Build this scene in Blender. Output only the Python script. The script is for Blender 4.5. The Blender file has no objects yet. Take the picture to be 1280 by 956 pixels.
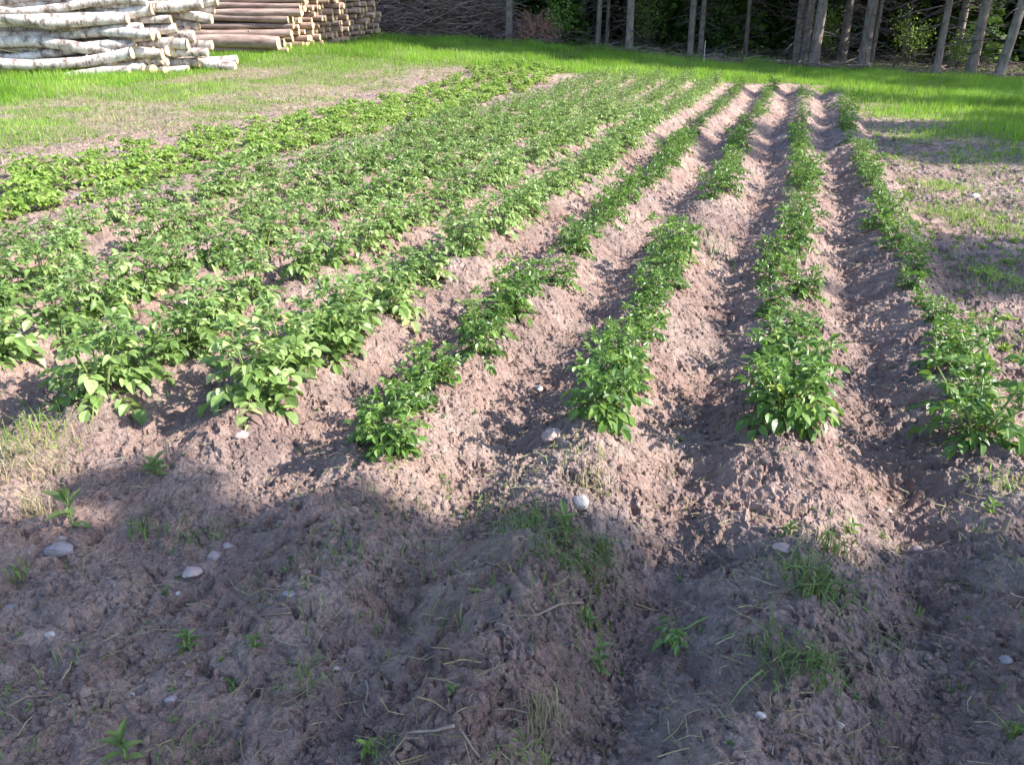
import bpy, math, random
import numpy as np
S = bpy.context.scene
C = S.collection
R = math.radians
PI = math.pi

# ------------------------------------------------------------------ camera, sky, sun, exposure
CAM_H = 1.5
cam = bpy.data.cameras.new('camera'); cam.sensor_width = 36; cam.lens = 36*1005/1280
cam.clip_start = .02; cam.clip_end = 2000
co = bpy.data.objects.new('camera', cam); C.objects.link(co)
co.location = (0, 0, CAM_H); co.rotation_euler = (R(90-24.1), 0, R(18.7))
S.camera = co
SUN_AZ, SUN_EL = R(85), R(37)          # azimuth clockwise from +Y
w = bpy.data.worlds.new('World'); S.world = w; w.use_nodes = True
nt = w.node_tree
sky = nt.nodes.new('ShaderNodeTexSky'); sky.sky_type = 'NISHITA'; sky.sun_disc = False
sky.sun_elevation = SUN_EL; sky.sun_rotation = SUN_AZ
nt.links.new(sky.outputs[0], nt.nodes['Background'].inputs[0])
nt.nodes['Background'].inputs[1].default_value = .15
sky.ozone_density = 3.5
sl = bpy.data.lights.new('sun', 'SUN'); sl.energy = 4.8; sl.angle = R(.6); sl.color = (1, .95, .88)
so = bpy.data.objects.new('sun', sl); C.objects.link(so)
so.rotation_euler = (PI/2-SUN_EL, 0, -SUN_AZ+PI)
so.location = (20, 5, 20)
SD = np.array([math.sin(SUN_AZ)*math.cos(SUN_EL), math.cos(SUN_AZ)*math.cos(SUN_EL), math.sin(SUN_EL)])
from mathutils import Vector
so.rotation_euler = Vector(SD).to_track_quat('Z', 'Y').to_euler()
S.view_settings.view_transform = 'Standard'; S.view_settings.look = 'None'
S.view_settings.exposure = 1.5; S.view_settings.gamma = 1
S.view_settings.use_curve_mapping = False
S.cycles.max_bounces = 6; S.cycles.diffuse_bounces = 3; S.cycles.transmission_bounces = 4
S.cycles.transparent_max_bounces = 4; S.cycles.use_denoising = True
rng = np.random.default_rng(7)
random.seed(7)

# ------------------------------------------------------------------ noise
def _h(ix, iy, seed):
    h = (ix.astype(np.int64)*374761393 + iy.astype(np.int64)*668265263 + seed*974634777) & 0xffffffff
    h = ((h ^ (h >> 13))*1274126177) & 0xffffffff
    h = ((h ^ (h >> 16))*2246822519) & 0xffffffff
    return ((h ^ (h >> 15)) & 0xffffff)/float(0xffffff)
def vn(x, y, s, seed=0):
    x = x/s; y = y/s
    ix = np.floor(x); iy = np.floor(y); fx = x-ix; fy = y-iy
    fx = fx*fx*fx*(fx*(fx*6-15)+10); fy = fy*fy*fy*(fy*(fy*6-15)+10)
    a = _h(ix, iy, seed); b = _h(ix+1, iy, seed); c = _h(ix, iy+1, seed); d = _h(ix+1, iy+1, seed)
    return ((a*(1-fx)+b*fx)*(1-fy)+(c*(1-fx)+d*fx)*fy)*2-1
def fbm(x, y, s, o=4, seed=0, g=.5):
    r = 0; a = 1; c, q = math.cos(.6), math.sin(.6)
    for i in range(o):
        r = r+a*vn(x, y, s, seed+i*17); a *= g; s *= .5
        x, y = x*c-y*q+3.1, x*q+y*c-1.7
    return r
def clods(x, y, s, seed, dens=.6, rmin=.25, rmax=.55):
    X = x/s; Y = y/s; ix = np.floor(X); iy = np.floor(Y); best = np.zeros_like(X)
    for dx in (-1, 0, 1):
        for dy in (-1, 0, 1):
            cx = ix+dx; cy = iy+dy
            px = cx+_h(cx, cy, seed); py = cy+_h(cx, cy, seed+1)
            rr = rmin+(rmax-rmin)*_h(cx, cy, seed+2)**2
            on = _h(cx, cy, seed+3) < dens
            a = _h(cx, cy, seed+4)*PI; e = .6+.4*_h(cx, cy, seed+5)
            ux = (X-px)*np.cos(a)+(Y-py)*np.sin(a); uy = (-(X-px)*np.sin(a)+(Y-py)*np.cos(a))/e
            d2 = ux*ux+uy*uy
            hgt = np.sqrt(np.maximum(0, rr*rr-d2))*on
            best = np.maximum(best, hgt)
    return best*s
def sst(x, a, b):
    t = np.clip((x-a)/(b-a), 0, 1); return t*t*(3-2*t)

# ------------------------------------------------------------------ lay of the land (metres; potato rows run along +Y)
ROW_X = [.76-.68*k for k in range(9)]            # nine ridges, right to left
ROW_Y0 = [2.98, 2.86, 2.66, 2.22, 2.42, 2.3, 1.9, 2.2, 2.6]
ROW_Y1 = [17.2, 19.0, 20.0, 20.6, 21.2, 21.6, 21.8, 21.6, 21.2]
def wob(y, k=0): return .035*np.sin(y*.9+1.3*k)+.03*np.sin(y*.37+k)
BA = np.array([-180, -60, -50, -38, -27, -19, -12, -6, 0, 12, 180.]); BH = np.array([.5, .5, .5, .75, 1.0, .85, .6, .35, .2, 0, 0.])
def macro(x, y):
    x = np.asarray(x, float); y = np.asarray(y, float)
    d = np.hypot(x, y); az = np.degrees(np.arctan2(x, y))
    h = np.interp(az, BA, BH)*sst(d, 16, 32)
    h = h+.05*fbm(x, y, 2.3, 2, 5)*.5
    ph = (x-wob(y)-ROW_X[0]+.02*fbm(x, y, .45, 3, 13))/.68*2*PI
    prof = ((.5+.5*np.cos(ph))**.75)*.135*(1+.09*fbm(x, y, .38, 3, 15))
    m = sst(x, -5.6, -4.9)*(1-sst(x, .92, 1.25))*(1-sst(y, 20, 22.5))
    ys = np.interp(x, [-6, -3.4, -2, -1.2, -.6, -.2, 1.2], [1.3, 1.4, 1.5, 1.2, .6, .2, .2])
    front = sst(y, ys, ys+1.0)
    front2 = 1.05-.05*sst(y, 1.0, 2.6)
    m = m*front*front2
    h = h+prof*m
    h = h+.019*fbm(x, y, .55, 2, 11)*sst(-d, -30, -10)
    return h, m
def lawnmask(x, y):
    e = fbm(x, y, 1.5, 3, 31)*.6
    far = sst(y+e*1.5-np.interp(x, [-25, -12, -8, 0], [16, 19.3, 20.9, 21.4]), 0, 1.3)*1.0
    xr = np.interp(y, [0, 10.4, 15.5, 21.9], [3.9, 2.6, 1.5, 0.2])
    right = sst(x-xr+e*1.3, -.6, 1.4)
    left = sst(-(x+13.2)+e*1.5, 0, 1.6)
    weedy = sst(-(x+8.9)+e*1.1, 0, 1.6)*(.35+.65*sst(fbm(x, y, 1.3, 4, 77), -.5, .35))
    return np.clip(np.maximum(np.maximum(far, right), np.maximum(left, weedy*.8)), 0, 1)
def detail(x, y):
    d = np.hypot(x, y)
    near = 1-sst(d, 14, 26)
    x2 = x+.03*fbm(x, y, .1, 3, 41); y2 = y+.03*fbm(x, y, .1, 3, 43)
    x3 = x2+.011*fbm(x, y, .03, 2, 45); y3 = y2+.011*fbm(x, y, .03, 2, 47)
    rough = .55+.45*sst(fbm(x, y, .9, 2, 51), -.5, .5)
    crumb = sst(fbm(x, y, .35, 3, 55), -.35, .6)
    h = .020*fbm(x2, y2, .17, 6, 61, .58)+near*.009*(1-2*np.abs(vn(x2, y2, .045, 63)))*rough+near*.006*(1-2*np.abs(vn(x3, y3, .022, 65)))
    k = .75+.5*vn(x3, y3, .016, 67)
    h = h+rough*k*(.42*clods(x3, y3, .17, 71, .25, .12, .32)+near*(.15+.85*crumb)*(.6*clods(x3, y3, .075, 81, .45, .12, .42)+.85*clods(x3, y3, .034, 91, .6, .2, .45)))
    pits = sst(fbm(x3, y3, .085, 5, 101, .65), .45, 1.1)
    return h-.020*pits*near
def ground_h(x, y):
    x = np.atleast_1d(np.asarray(x, float)); y = np.atleast_1d(np.asarray(y, float))
    return macro(x, y)[0]+detail(x, y)
def gh(x, y): return float(ground_h(x, y)[0])
def at(px, py, h=None):
    """a point of the photograph on the ground, read once to measure the plot"""
    u = (px-640)/1005; v = (478-py)/1005; P = R(24.1); Yw = R(18.7)
    fw = math.cos(P)+v*math.sin(P); vz = v*math.cos(P)-math.sin(P)
    z = 0. if h is None else h
    for _ in range(6):
        t = (CAM_H-z)/-vz; a = t*fw; b = t*u
        X, Y = -math.sin(Yw)*a+math.cos(Yw)*b, math.cos(Yw)*a+math.sin(Yw)*b
        if h is None: z = float(macro(X, Y)[0])
    return X, Y
def pol(px, dist):
    a = math.atan((px-640)/1101)-R(18.7)
    return dist*math.sin(a), dist*math.cos(a)

# ------------------------------------------------------------------ mesh builder
class MB:
    def __init__(s): s.V = []; s.F = []; s.T = []; s.M = []; s.n = 0
    def add(s, v, fs, tint=.5, mi=0):
        v = np.asarray(v, np.float32).reshape(-1, 3)
        for f in fs:
            f = np.asarray(f, np.int32)
            s.F.append(f+s.n); s.M.append(np.full(len(f), mi, np.int32))
        s.V.append(v); s.n += len(v)
        s.T.append(np.broadcast_to(np.asarray(tint, np.float32), (len(v),)).copy())
    def tube(s, pts, rad, k=8, tint=.5, cap=True, mi=0):
        pts = np.asarray(pts, float); n = len(pts); rad = np.broadcast_to(rad, (n,))
        vs = []
        for i in range(n):
            t = pts[min(i+1, n-1)]-pts[max(i-1, 0)]; t /= np.linalg.norm(t)+1e-9
            a = np.array([0, 0, 1.]) if abs(t[2]) < .9 else np.array([1., 0, 0])
            u = np.cross(a, t); u /= np.linalg.norm(u); v = np.cross(t, u)
            th = np.arange(k)*2*PI/k
            vs.append(pts[i]+rad[i]*(np.cos(th)[:, None]*u+np.sin(th)[:, None]*v))
        vs = np.concatenate(vs); f = []
        for i in range(n-1):
            for j in range(k):
                f.append((i*k+j, i*k+(j+1) % k, (i+1)*k+(j+1) % k, (i+1)*k+j))
        fs = [np.array(f)]
        if cap: fs += [np.array([[(n-1)*k+j for j in range(k)]]), np.array([[j for j in reversed(range(k))]])]
        s.add(vs, fs, tint, mi)
    def mesh(s, name, mats, smooth=False):
        me = bpy.data.meshes.new(name)
        V = np.concatenate(s.V); me.vertices.add(len(V)); me.vertices.foreach_set('co', V.ravel())
        loops = np.concatenate([f.ravel() for f in s.F]); lens = np.concatenate([np.full(len(f), f.shape[1]) for f in s.F])
        me.loops.add(len(loops)); me.loops.foreach_set('vertex_index', loops.astype(np.int32))
        me.polygons.add(len(lens)); st = np.concatenate([[0], np.cumsum(lens)[:-1]]).astype(np.int32)
        me.polygons.foreach_set('loop_start', st)
        me.polygons.foreach_set('material_index', np.concatenate(s.M))
        me.polygons.foreach_set('use_smooth', np.full(len(lens), smooth))
        for m in (mats if isinstance(mats, (list, tuple)) else [mats]): me.materials.append(m)
        me.update(calc_edges=True)
        a = me.attributes.new('tint', 'FLOAT', 'POINT'); a.data.foreach_set('value', np.concatenate(s.T))
        me.validate()
        return me
def link(name, me, parent=None, loc=None, rz=0, sc=1):
    o = bpy.data.objects.new(name, me); C.objects.link(o)
    if parent is not None: o.parent = parent
    if loc is not None: o.location = loc
    o.rotation_euler = (0, 0, rz)
    o.scale = (sc,)*3 if not isinstance(sc, (tuple, list)) else sc
    return o
def tag(o, label=None, cat=None, group=None, kind=None):
    if label: o['label'] = label
    if cat: o['category'] = cat
    if group: o['group'] = group
    if kind: o['kind'] = kind
    return o
def copy_tree(o):
    c = o.copy(); C.objects.link(c)
    for ch in list(o.children):
        d = ch.copy(); C.objects.link(d); d.parent = c
    return c

# ------------------------------------------------------------------ materials
def newmat(name):
    m = bpy.data.materials.new(name); m.use_nodes = True
    t = m.node_tree; return m, t, t.nodes['Principled BSDF'], t.nodes['Material Output']
def N(t, typ, **kw):
    n = t.nodes.new(typ)
    for k, v in kw.items():
        if k.startswith('i_'):
            key = k[2:]; key = int(key) if key.isdigit() else key.replace('_', ' ')
            n.inputs[key].default_value = v
        else: setattr(n, k, v)
    return n
def ramp(t, fac, stops):
    r = t.nodes.new('ShaderNodeValToRGB'); e = r.color_ramp.elements
    while len(e) < len(stops): e.new(.5)
    for i, (p, c) in enumerate(stops): e[i].position = p; e[i].color = (*c, 1) if len(c) == 3 else c
    t.links.new(fac, r.inputs[0]); return r.outputs[0]
def mixc(t, fac, a, b, mode='MIX'):
    m = t.nodes.new('ShaderNodeMix'); m.data_type = 'RGBA'; m.blend_type = mode
    for sock, v in ((m.inputs[0], fac), (m.inputs[6], a), (m.inputs[7], b)):
        if hasattr(v, 'is_linked'): t.links.new(v, sock)
        elif isinstance(v, tuple): sock.default_value = (*v, 1)
        else: sock.default_value = v
    return m.outputs[2]
def leafmat(name, dark, mid, light, trans, tfac=.4, rough=.45, spec=.5):
    m, t, p, out = newmat(name)
    at_ = N(t, 'ShaderNodeAttribute', attribute_name='tint')
    oi = N(t, 'ShaderNodeObjectInfo')
    ad = N(t, 'ShaderNodeMath', operation='MULTIPLY_ADD'); t.links.new(oi.outputs['Random'], ad.inputs[0]); ad.inputs[1].default_value = .24
    t.links.new(at_.outputs['Fac'], ad.inputs[2])
    sb = N(t, 'ShaderNodeMath', operation='SUBTRACT'); t.links.new(ad.outputs[0], sb.inputs[0]); sb.inputs[1].default_value = .12
    col = ramp(t, sb.outputs[0], [(0, dark), (.5, mid), (.95, light), (1, (light[0]*1.25, light[1]*1.02, light[2]*.8))])
    tc = N(t, 'ShaderNodeTexCoord'); nz = N(t, 'ShaderNodeTexNoise', i_Scale=60.); t.links.new(tc.outputs['Object'], nz.inputs['Vector'])
    col = mixc(t, .35, col, ramp(t, nz.outputs[0], [(.3, (.3, .3, .3)), (.7, (.75, .75, .7))]), 'OVERLAY')
    t.links.new(col, p.inputs['Base Color']); p.inputs['Roughness'].default_value = rough
    p.inputs['Specular IOR Level'].default_value = spec
    tr = N(t, 'ShaderNodeBsdfTranslucent'); trc = mixc(t, .55, col, trans); t.links.new(trc, tr.inputs[0])
    mx = N(t, 'ShaderNodeMixShader', i_0=tfac); t.links.new(p.outputs[0], mx.inputs[1]); t.links.new(tr.outputs[0], mx.inputs[2])
    t.links.new(mx.outputs[0], out.inputs[0]); return m
def plainmat(name, a, b, scale=20., rough=.85, bump=.3, stretch=(1, 1, 1), dist=.01):
    m, t, p, out = newmat(name)
    tc = N(t, 'ShaderNodeTexCoord'); mp = N(t, 'ShaderNodeMapping'); mp.inputs['Scale'].default_value = stretch
    t.links.new(tc.outputs['Object'], mp.inputs[0])
    nz = N(t, 'ShaderNodeTexNoise', i_Scale=scale, i_Detail=6., i_Roughness=.65); t.links.new(mp.outputs[0], nz.inputs['Vector'])
    oi = N(t, 'ShaderNodeObjectInfo')
    c = ramp(t, nz.outputs[0], [(.32, a), (.68, b)])
    v = ramp(t, oi.outputs['Random'], [(0, (.38, .38, .38)), (1, (.62, .62, .62))])
    c = mixc(t, .8, c, v, 'OVERLAY')
    t.links.new(c, p.inputs['Base Color']); p.inputs['Roughness'].default_value = rough
    bp = N(t, 'ShaderNodeBump', i_Strength=bump, i_Distance=dist); t.links.new(nz.outputs[0], bp.inputs['Height']); t.links.new(bp.outputs[0], p.inputs['Normal'])
    return m

M = {}
M['potato_r'] = leafmat('potato_leaf_dark', (.030, .070, .012), (.082, .165, .026), (.24, .35, .08), (.27, .46, .05), .33, .42, .5)
M['potato_l'] = leafmat('potato_leaf_pale', (.055, .10, .026), (.16, .255, .065), (.37, .46, .19), (.38, .54, .10), .33, .45, .5)
M['bright'] = leafmat('bright_leaf', (.10, .17, .03), (.20, .31, .06), (.36, .47, .13), (.40, .55, .09), .42, .5, .4)
M['grass'] = leafmat('grass_blade', (.09, .18, .02), (.19, .36, .035), (.34, .50, .09), (.37, .57, .06), .45, .5, .3)
M['weed'] = leafmat('weed_leaf', (.05, .085, .03), (.11, .17, .05), (.22, .27, .10), (.26, .36, .08), .3, .5, .3)
M['dry'] = leafmat('dry_grass', (.16, .14, .07), (.28, .25, .13), (.42, .38, .24), (.4, .36, .18), .3, .7, .2)
M['stem'] = leafmat('stem_green', (.09, .14, .04), (.17, .24, .07), (.26, .3, .11), (.3, .4, .08), .15, .5, .4)
M['needle'] = leafmat('spruce_needle', (.02, .045, .010), (.05, .10, .02), (.12, .20, .04), (.08, .14, .03), .25, .6, .2)
M['treeleaf'] = leafmat('tree_leaf', (.03, .07, .015), (.06, .12, .025), (.1, .18, .04), (.2, .35, .04), .3, .5, .3)
M['bark'] = plainmat('spruce_bark', (.075, .057, .047), (.27, .215, .18), 9., .95, .8, (1, 1, .35), .03)
M['twig'] = plainmat('dead_twig', (.045, .034, .030), (.115, .09, .08), 12., .9, .3)
M['slash'] = plainmat('slash_branches', (.14, .085, .07), (.33, .23, .19), 12., .9, .3)
M['redbrush'] = plainmat('dead_red_needles', (.22, .11, .08), (.42, .24, .17), 12., .9, .3)
M['pbark'] = plainmat('pine_log_bark', (.17, .10, .08), (.46, .33, .27), 6., .9, .8, (.25, 1, 1), .02)
M['cut'] = plainmat('cut_wood', (.34, .23, .13), (.66, .52, .34), 9., .8, .2)
M['white_stone'] = plainmat('white_stone', (.33, .27, .24), (.58, .53, .49), 30., .7, .2, dist=.003)
M['stone'] = plainmat('grey_violet_stone', (.17, .135, .13), (.33, .28, .285), 14., .8, .4, dist=.003)
M['brown_stone'] = plainmat('reddish_stone', (.22, .155, .14), (.38, .28, .25), 14., .8, .4, dist=.003)
M['oldwood'] = plainmat('old_wood', (.16, .11, .08), (.34, .26, .2), 30., .9, .5, (1, 1, .2), .003)
# birch bark: white with dark scars and patches
m, t, p, out = newmat('birch_bark')
tc = N(t, 'ShaderNodeTexCoord'); mp = N(t, 'ShaderNodeMapping'); mp.inputs['Scale'].default_value = (1.6, 1, 1); t.links.new(tc.outputs['Object'], mp.inputs[0])
n1 = N(t, 'ShaderNodeTexNoise', i_Scale=2.6, i_Detail=8., i_Roughness=.75); t.links.new(mp.outputs[0], n1.inputs['Vector'])
c = ramp(t, n1.outputs[0], [(.33, (.06, .05, .04)), (.42, (.20, .155, .13)), (.48, (.44, .37, .33)), (.62, (.70, .64, .61))])
mp2 = N(t, 'ShaderNodeMapping'); mp2.inputs['Scale'].default_value = (9, 1.5, 1.5); t.links.new(tc.outputs['Object'], mp2.inputs[0])
n2 = N(t, 'ShaderNodeTexNoise', i_Scale=2.5, i_Detail=3.); t.links.new(mp2.outputs[0], n2.inputs['Vector'])
c = mixc(t, 1., c, ramp(t, n2.outputs[0], [(.30, (.25, .22, .2)), (.37, (1, 1, 1))]), 'MULTIPLY')
t.links.new(c, p.inputs['Base Color']); p.inputs['Roughness'].default_value = .7
bp = N(t, 'ShaderNodeBump', i_Strength=.5, i_Distance=.02); t.links.new(n1.outputs[0], bp.inputs['Height']); t.links.new(bp.outputs[0], p.inputs['Normal'])
M['birch'] = m
# ground: soil and sod, blended by where grass grows
m, t, p, out = newmat('ground_soil')
tc = N(t, 'ShaderNodeTexCoord'); gm = tc.outputs['Object']
def nz(sc, det=5., ro=.6):
    n = N(t, 'ShaderNodeTexNoise', i_Scale=sc, i_Detail=det, i_Roughness=ro); t.links.new(gm, n.inputs['Vector']); return n.outputs[0]
big = nz(1.3, 6., .7); med = nz(7., 6., .7); fine = nz(70., 6., .75); grit = nz(260., 3., .6)
soil = ramp(t, med, [(.28, (.205, .153, .136)), (.5, (.31, .231, .200)), (.72, (.41, .318, .278))])
mid = nz(24., 6., .75)
soil = mixc(t, .7, soil, ramp(t, mid, [(.32, (.34, .33, .33)), (.5, (.5, .5, .5)), (.68, (.66, .655, .65))]), 'OVERLAY')
soil = mixc(t, .65, soil, ramp(t, fine, [(.3, (.30, .29, .29)), (.5, (.52, .52, .52)), (.7, (.70, .69, .69))]), 'OVERLAY')
soil = mixc(t, .7, soil, ramp(t, big, [(.36, (.33, .31, .32)), (.6, (.60, .58, .55))]), 'OVERLAY')
soil = mixc(t, ramp(t, grit, [(.66, (0, 0, 0)), (.72, (.7, .7, .7))]), soil, (.50, .44, .41))
soil = mixc(t, ramp(t, grit, [(.26, (.7, .7, .7)), (.32, (0, 0, 0))]), soil, (.12, .085, .07))
hue = nz(2.1, 4., .6)
soil = mixc(t, ramp(t, hue, [(.42, (0, 0, 0)), (.66, (.5, .5, .5))]), soil, mixc(t, 1., soil, (1.0, .80, .72), 'MULTIPLY'))
sod = ramp(t, med, [(.3, (.07, .10, .02)), (.55, (.16, .21, .05)), (.75, (.30, .28, .15))])
am = N(t, 'ShaderNodeAttribute', attribute_name='lawn')
ft = N(t, 'ShaderNodeAttribute', attribute_name='forest')
col = mixc(t, am.outputs['Fac'], soil, sod)
col = mixc(t, ft.outputs['Fac'], col, ramp(t, fine, [(.35, (.045, .032, .022)), (.65, (.14, .10, .07))]))
t.links.new(col, p.inputs['Base Color']); p.inputs['Roughness'].default_value = .95; p.inputs['Specular IOR Level'].default_value = .25
def vor(sc):
    n = N(t, 'ShaderNodeTexVoronoi', i_Scale=sc, i_Randomness=1.); wq = N(t, 'ShaderNodeMix', data_type='VECTOR'); wq.inputs[0].default_value = .02
    nn = N(t, 'ShaderNodeTexNoise', i_Scale=sc*.6, i_Detail=3.); t.links.new(gm, nn.inputs['Vector']); t.links.new(gm, wq.inputs[4]); t.links.new(nn.outputs['Color'], wq.inputs[5]); t.links.new(wq.outputs[1], n.inputs['Vector'])
    iv = N(t, 'ShaderNodeMath', operation='SUBTRACT'); iv.inputs[0].default_value = 1; t.links.new(n.outputs['Distance'], iv.inputs[1]); return iv.outputs[0]
b0 = N(t, 'ShaderNodeBump', i_Strength=.6, i_Distance=.02); t.links.new(mid, b0.inputs['Height'])
b1 = N(t, 'ShaderNodeBump', i_Strength=.8, i_Distance=.011); t.links.new(fine, b1.inputs['Height']); t.links.new(b0.outputs[0], b1.inputs['Normal'])
b2 = N(t, 'ShaderNodeBump', i_Strength=.8, i_Distance=.005); t.links.new(grit, b2.inputs['Height']); t.links.new(b1.outputs[0], b2.inputs['Normal'])
b3 = N(t, 'ShaderNodeBump', i_Strength=.9, i_Distance=.009); t.links.new(vor(75.), b3.inputs['Height']); t.links.new(b2.outputs[0], b3.inputs['Normal'])
b4 = N(t, 'ShaderNodeBump', i_Strength=.8, i_Distance=.004); t.links.new(vor(190.), b4.inputs['Height']); t.links.new(b3.outputs[0], b4.inputs['Normal'])
t.links.new(b4.outputs[0], p.inputs['Normal'])
M['ground'] = m

# ------------------------------------------------------------------ ground: one sheet to the horizon
rr = [0.0, .2, .35]
r_ = .5
while r_ < 34: rr.append(r_); r_ *= 1.006 if r_ < .9 else (1.0028 if r_ < 5 else 1.0038)
while r_ < 1500: rr.append(r_); r_ *= 1.12
rr = np.array(rr)
az = np.concatenate([np.arange(-180, -76, .8), np.arange(-76, 56, .145), np.arange(56, 180, .8)])
A, D = np.meshgrid(np.radians(az), rr)
gx = D*np.sin(A); gy = D*np.cos(A)
mh, rm = macro(gx.ravel(), gy.ravel())
lm = lawnmask(gx.ravel(), gy.ravel())
dt = detail(gx.ravel(), gy.ravel())*(1-sst(D.ravel(), 30, 40))*(1-.6*lm)
azg = np.degrees(A.ravel()); dt *= 1-.85*np.maximum(sst(azg, 54, 62), sst(-azg, 74, 82))*sst(D.ravel(), .5, 2.)
hh = mh+dt
fo = sst(D.ravel()+fbm(gx.ravel(), gy.ravel(), 1.2, 3, 3)*1.0-np.interp(np.degrees(A.ravel()), [-30, -14, -6, 12], [30.8, 29.8, 28.6, 27.4]), 0, 1.)
na, nr = len(az), len(rr)
ii, jj = np.meshgrid(np.arange(nr-1), np.arange(na), indexing='ij')
j2 = (jj+1) % na
F = np.stack([ii*na+jj, (ii+1)*na+jj, (ii+1)*na+j2, ii*na+j2], -1).reshape(-1, 4)[:, ::-1]
g = MB(); g.add(np.stack([gx.ravel(), gy.ravel(), hh], -1), [F])
me = g.mesh('ground', M['ground'], False)
a_ = me.attributes.new('lawn', 'FLOAT', 'POINT'); a_.data.foreach_set('value', (lm*(1-sst(D.ravel(), 60, 61)*0)).astype(np.float32))
a_ = me.attributes.new('forest', 'FLOAT', 'POINT'); a_.data.foreach_set('value', fo.astype(np.float32))
tag(link('ground', me), kind='structure')
del A, D, gx, gy, F, g

# ------------------------------------------------------------------ logs
def log_mesh(rad, L, seed, knob=True, k=12):
    bw = .16 if L < 6.4 and L > 5 else .03
    rs = np.random.default_rng(seed); n = 11
    xs = np.linspace(0, -L, n)
    bend = bw*np.sin(xs*1.0+rs.uniform(0, 6)); bz = bw*.6*np.sin(xs*1.3+rs.uniform(0, 6))+bw*.12*np.sin(xs*3.1+rs.uniform(0, 6))
    pts = np.stack([xs, bend-bend[0], bz-bz[0]], -1)
    b = MB(); b.tube(pts, rad*(1+.05*rs.normal(size=n)+.05*np.linspace(0, -1, n)), k, cap=False)
    if knob:
        for q in range(3):
            x0 = rs.uniform(-L*.9, -.4); a = rs.uniform(0, 6.28)
            p0 = np.array([x0, np.interp(-x0, -xs, pts[:, 1]), np.interp(-x0, -xs, pts[:, 2])]); dd = np.array([.3, math.cos(a), math.sin(a)])
            b.tube([p0+dd*rad*.7, p0+dd*rad*1.12], [rad*.3, rad*.2], 6)
    es = []
    for i in (0, n-1):
        e = MB(); es.append(e)
        th = np.arange(k)*2*PI/k; t_ = np.array([1., 0, 0])
        u = np.cross([0, 0, 1.], t_); v = np.cross(t_, u)
        off = .003 if i == 0 else -.003
        ring = pts[i]+rad*.985*(1 if i == 0 else .95)*(np.cos(th)[:, None]*u+np.sin(th)[:, None]*v)+[off, 0, 0]
        e.add(np.concatenate([ring, [pts[i]+[off*2, 0, 0]]]), [np.array([(j, (j+1) % k, k) for j in range(k)] if i == 0 else [((j+1) % k, j, k) for j in range(k)])])
    return b, es
def make_log(name, rad, L, seed, bark, parts=True):
    b, es = log_mesh(rad, L, seed, knob=parts, k=12 if parts else 8)
    if parts:
        root = bpy.data.objects.new(name, None); C.objects.link(root)
        link('bark', b.mesh('log_bark', bark, True), root); [link('cut_end', e.mesh('log_cut_end', M['cut']), root) for e in es]
        return root
    for e in es: b.add(np.concatenate(e.V), e.F, .5, 1)
    return link(name, b.mesh(name, [bark, M['cut']], True))
ORD = ['bottom', 'second', 'third', 'fourth', 'fifth', 'sixth', 'seventh', 'eighth', 'ninth', 'tenth', 'eleventh', 'twelfth', 'thirteenth']
Rv = np.array([math.cos(R(18.7)), math.sin(R(18.7))]); Fv = np.array([-math.sin(R(18.7)), math.cos(R(18.7))])
# birch pile, long white logs lying across the view
protos = [make_log('birch_log', (.105, .14, .115, .13, .11)[i], 6.2, 20+i, M['birch']) for i in range(5)]
used = set()
px0 = np.array(pol(140, 23.6))
base_z = gh(*pol(100, 24)) - .05
ends = ['with its end set back', 'with its end sticking out', 'with a slightly bent trunk', 'with dark scarred bark']
for lay in range(12):
    for dep in range(3 if lay > 1 else 4):
        k = (lay*3+dep*2) % 5
        o = protos[k] if k not in used else copy_tree(protos[k]); used.add(k)
        st = rng.uniform(-.35, .55)+dep*.75+lay*.10
        pos = px0+Rv*st+Fv*(dep*.42+.17*(lay % 2)+.13*lay*.4)
        o.location = (pos[0], pos[1], base_z+.12+lay*.2+rng.uniform(-.03, .03))
        s_ = rng.uniform(.9, 1.05); o.scale = (1, s_, s_)
        o.rotation_euler = (rng.uniform(0, 6), rng.uniform(-.03, .035), R(18.7)+rng.uniform(-.04, .05))
        where = ['front', 'second', 'third', 'rear'][dep]
        tag(o, f'white birch log, {ORD[lay]} layer, {where} rank of the long birch pile', 'log', 'long birch logs in the pile')
# short stub ends jumbled at the right end of the birch pile
stubs = [make_log('birch_billet', .09+.018*i, 1.3, 40+i, M['birch']) for i in range(4)]
used = set()
side = ['left end', 'left middle', 'right middle', 'right end']
for q in range(32):
    k = int(rng.integers(4)); o = stubs[k] if k not in used else copy_tree(stubs[k]); used.add(k)
    col_, lay = q % 4, q//4
    pos = np.array(pol(146, 23.9))+Rv*(col_*.33+rng.uniform(-.1, .1))+Fv*(.1+.15*lay)
    o.location = (pos[0], pos[1], gh(*pos)+.1+lay*.225)
    o.rotation_euler = (rng.uniform(0, 6), rng.uniform(-.06, .06), R(18.7)-R(rng.uniform(25, 65)))
    tag(o, f'short birch billet, {ORD[lay]} layer at the {side[col_]} of the jumbled stub stack', 'log', 'short birch billets beside the long pile')
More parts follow.
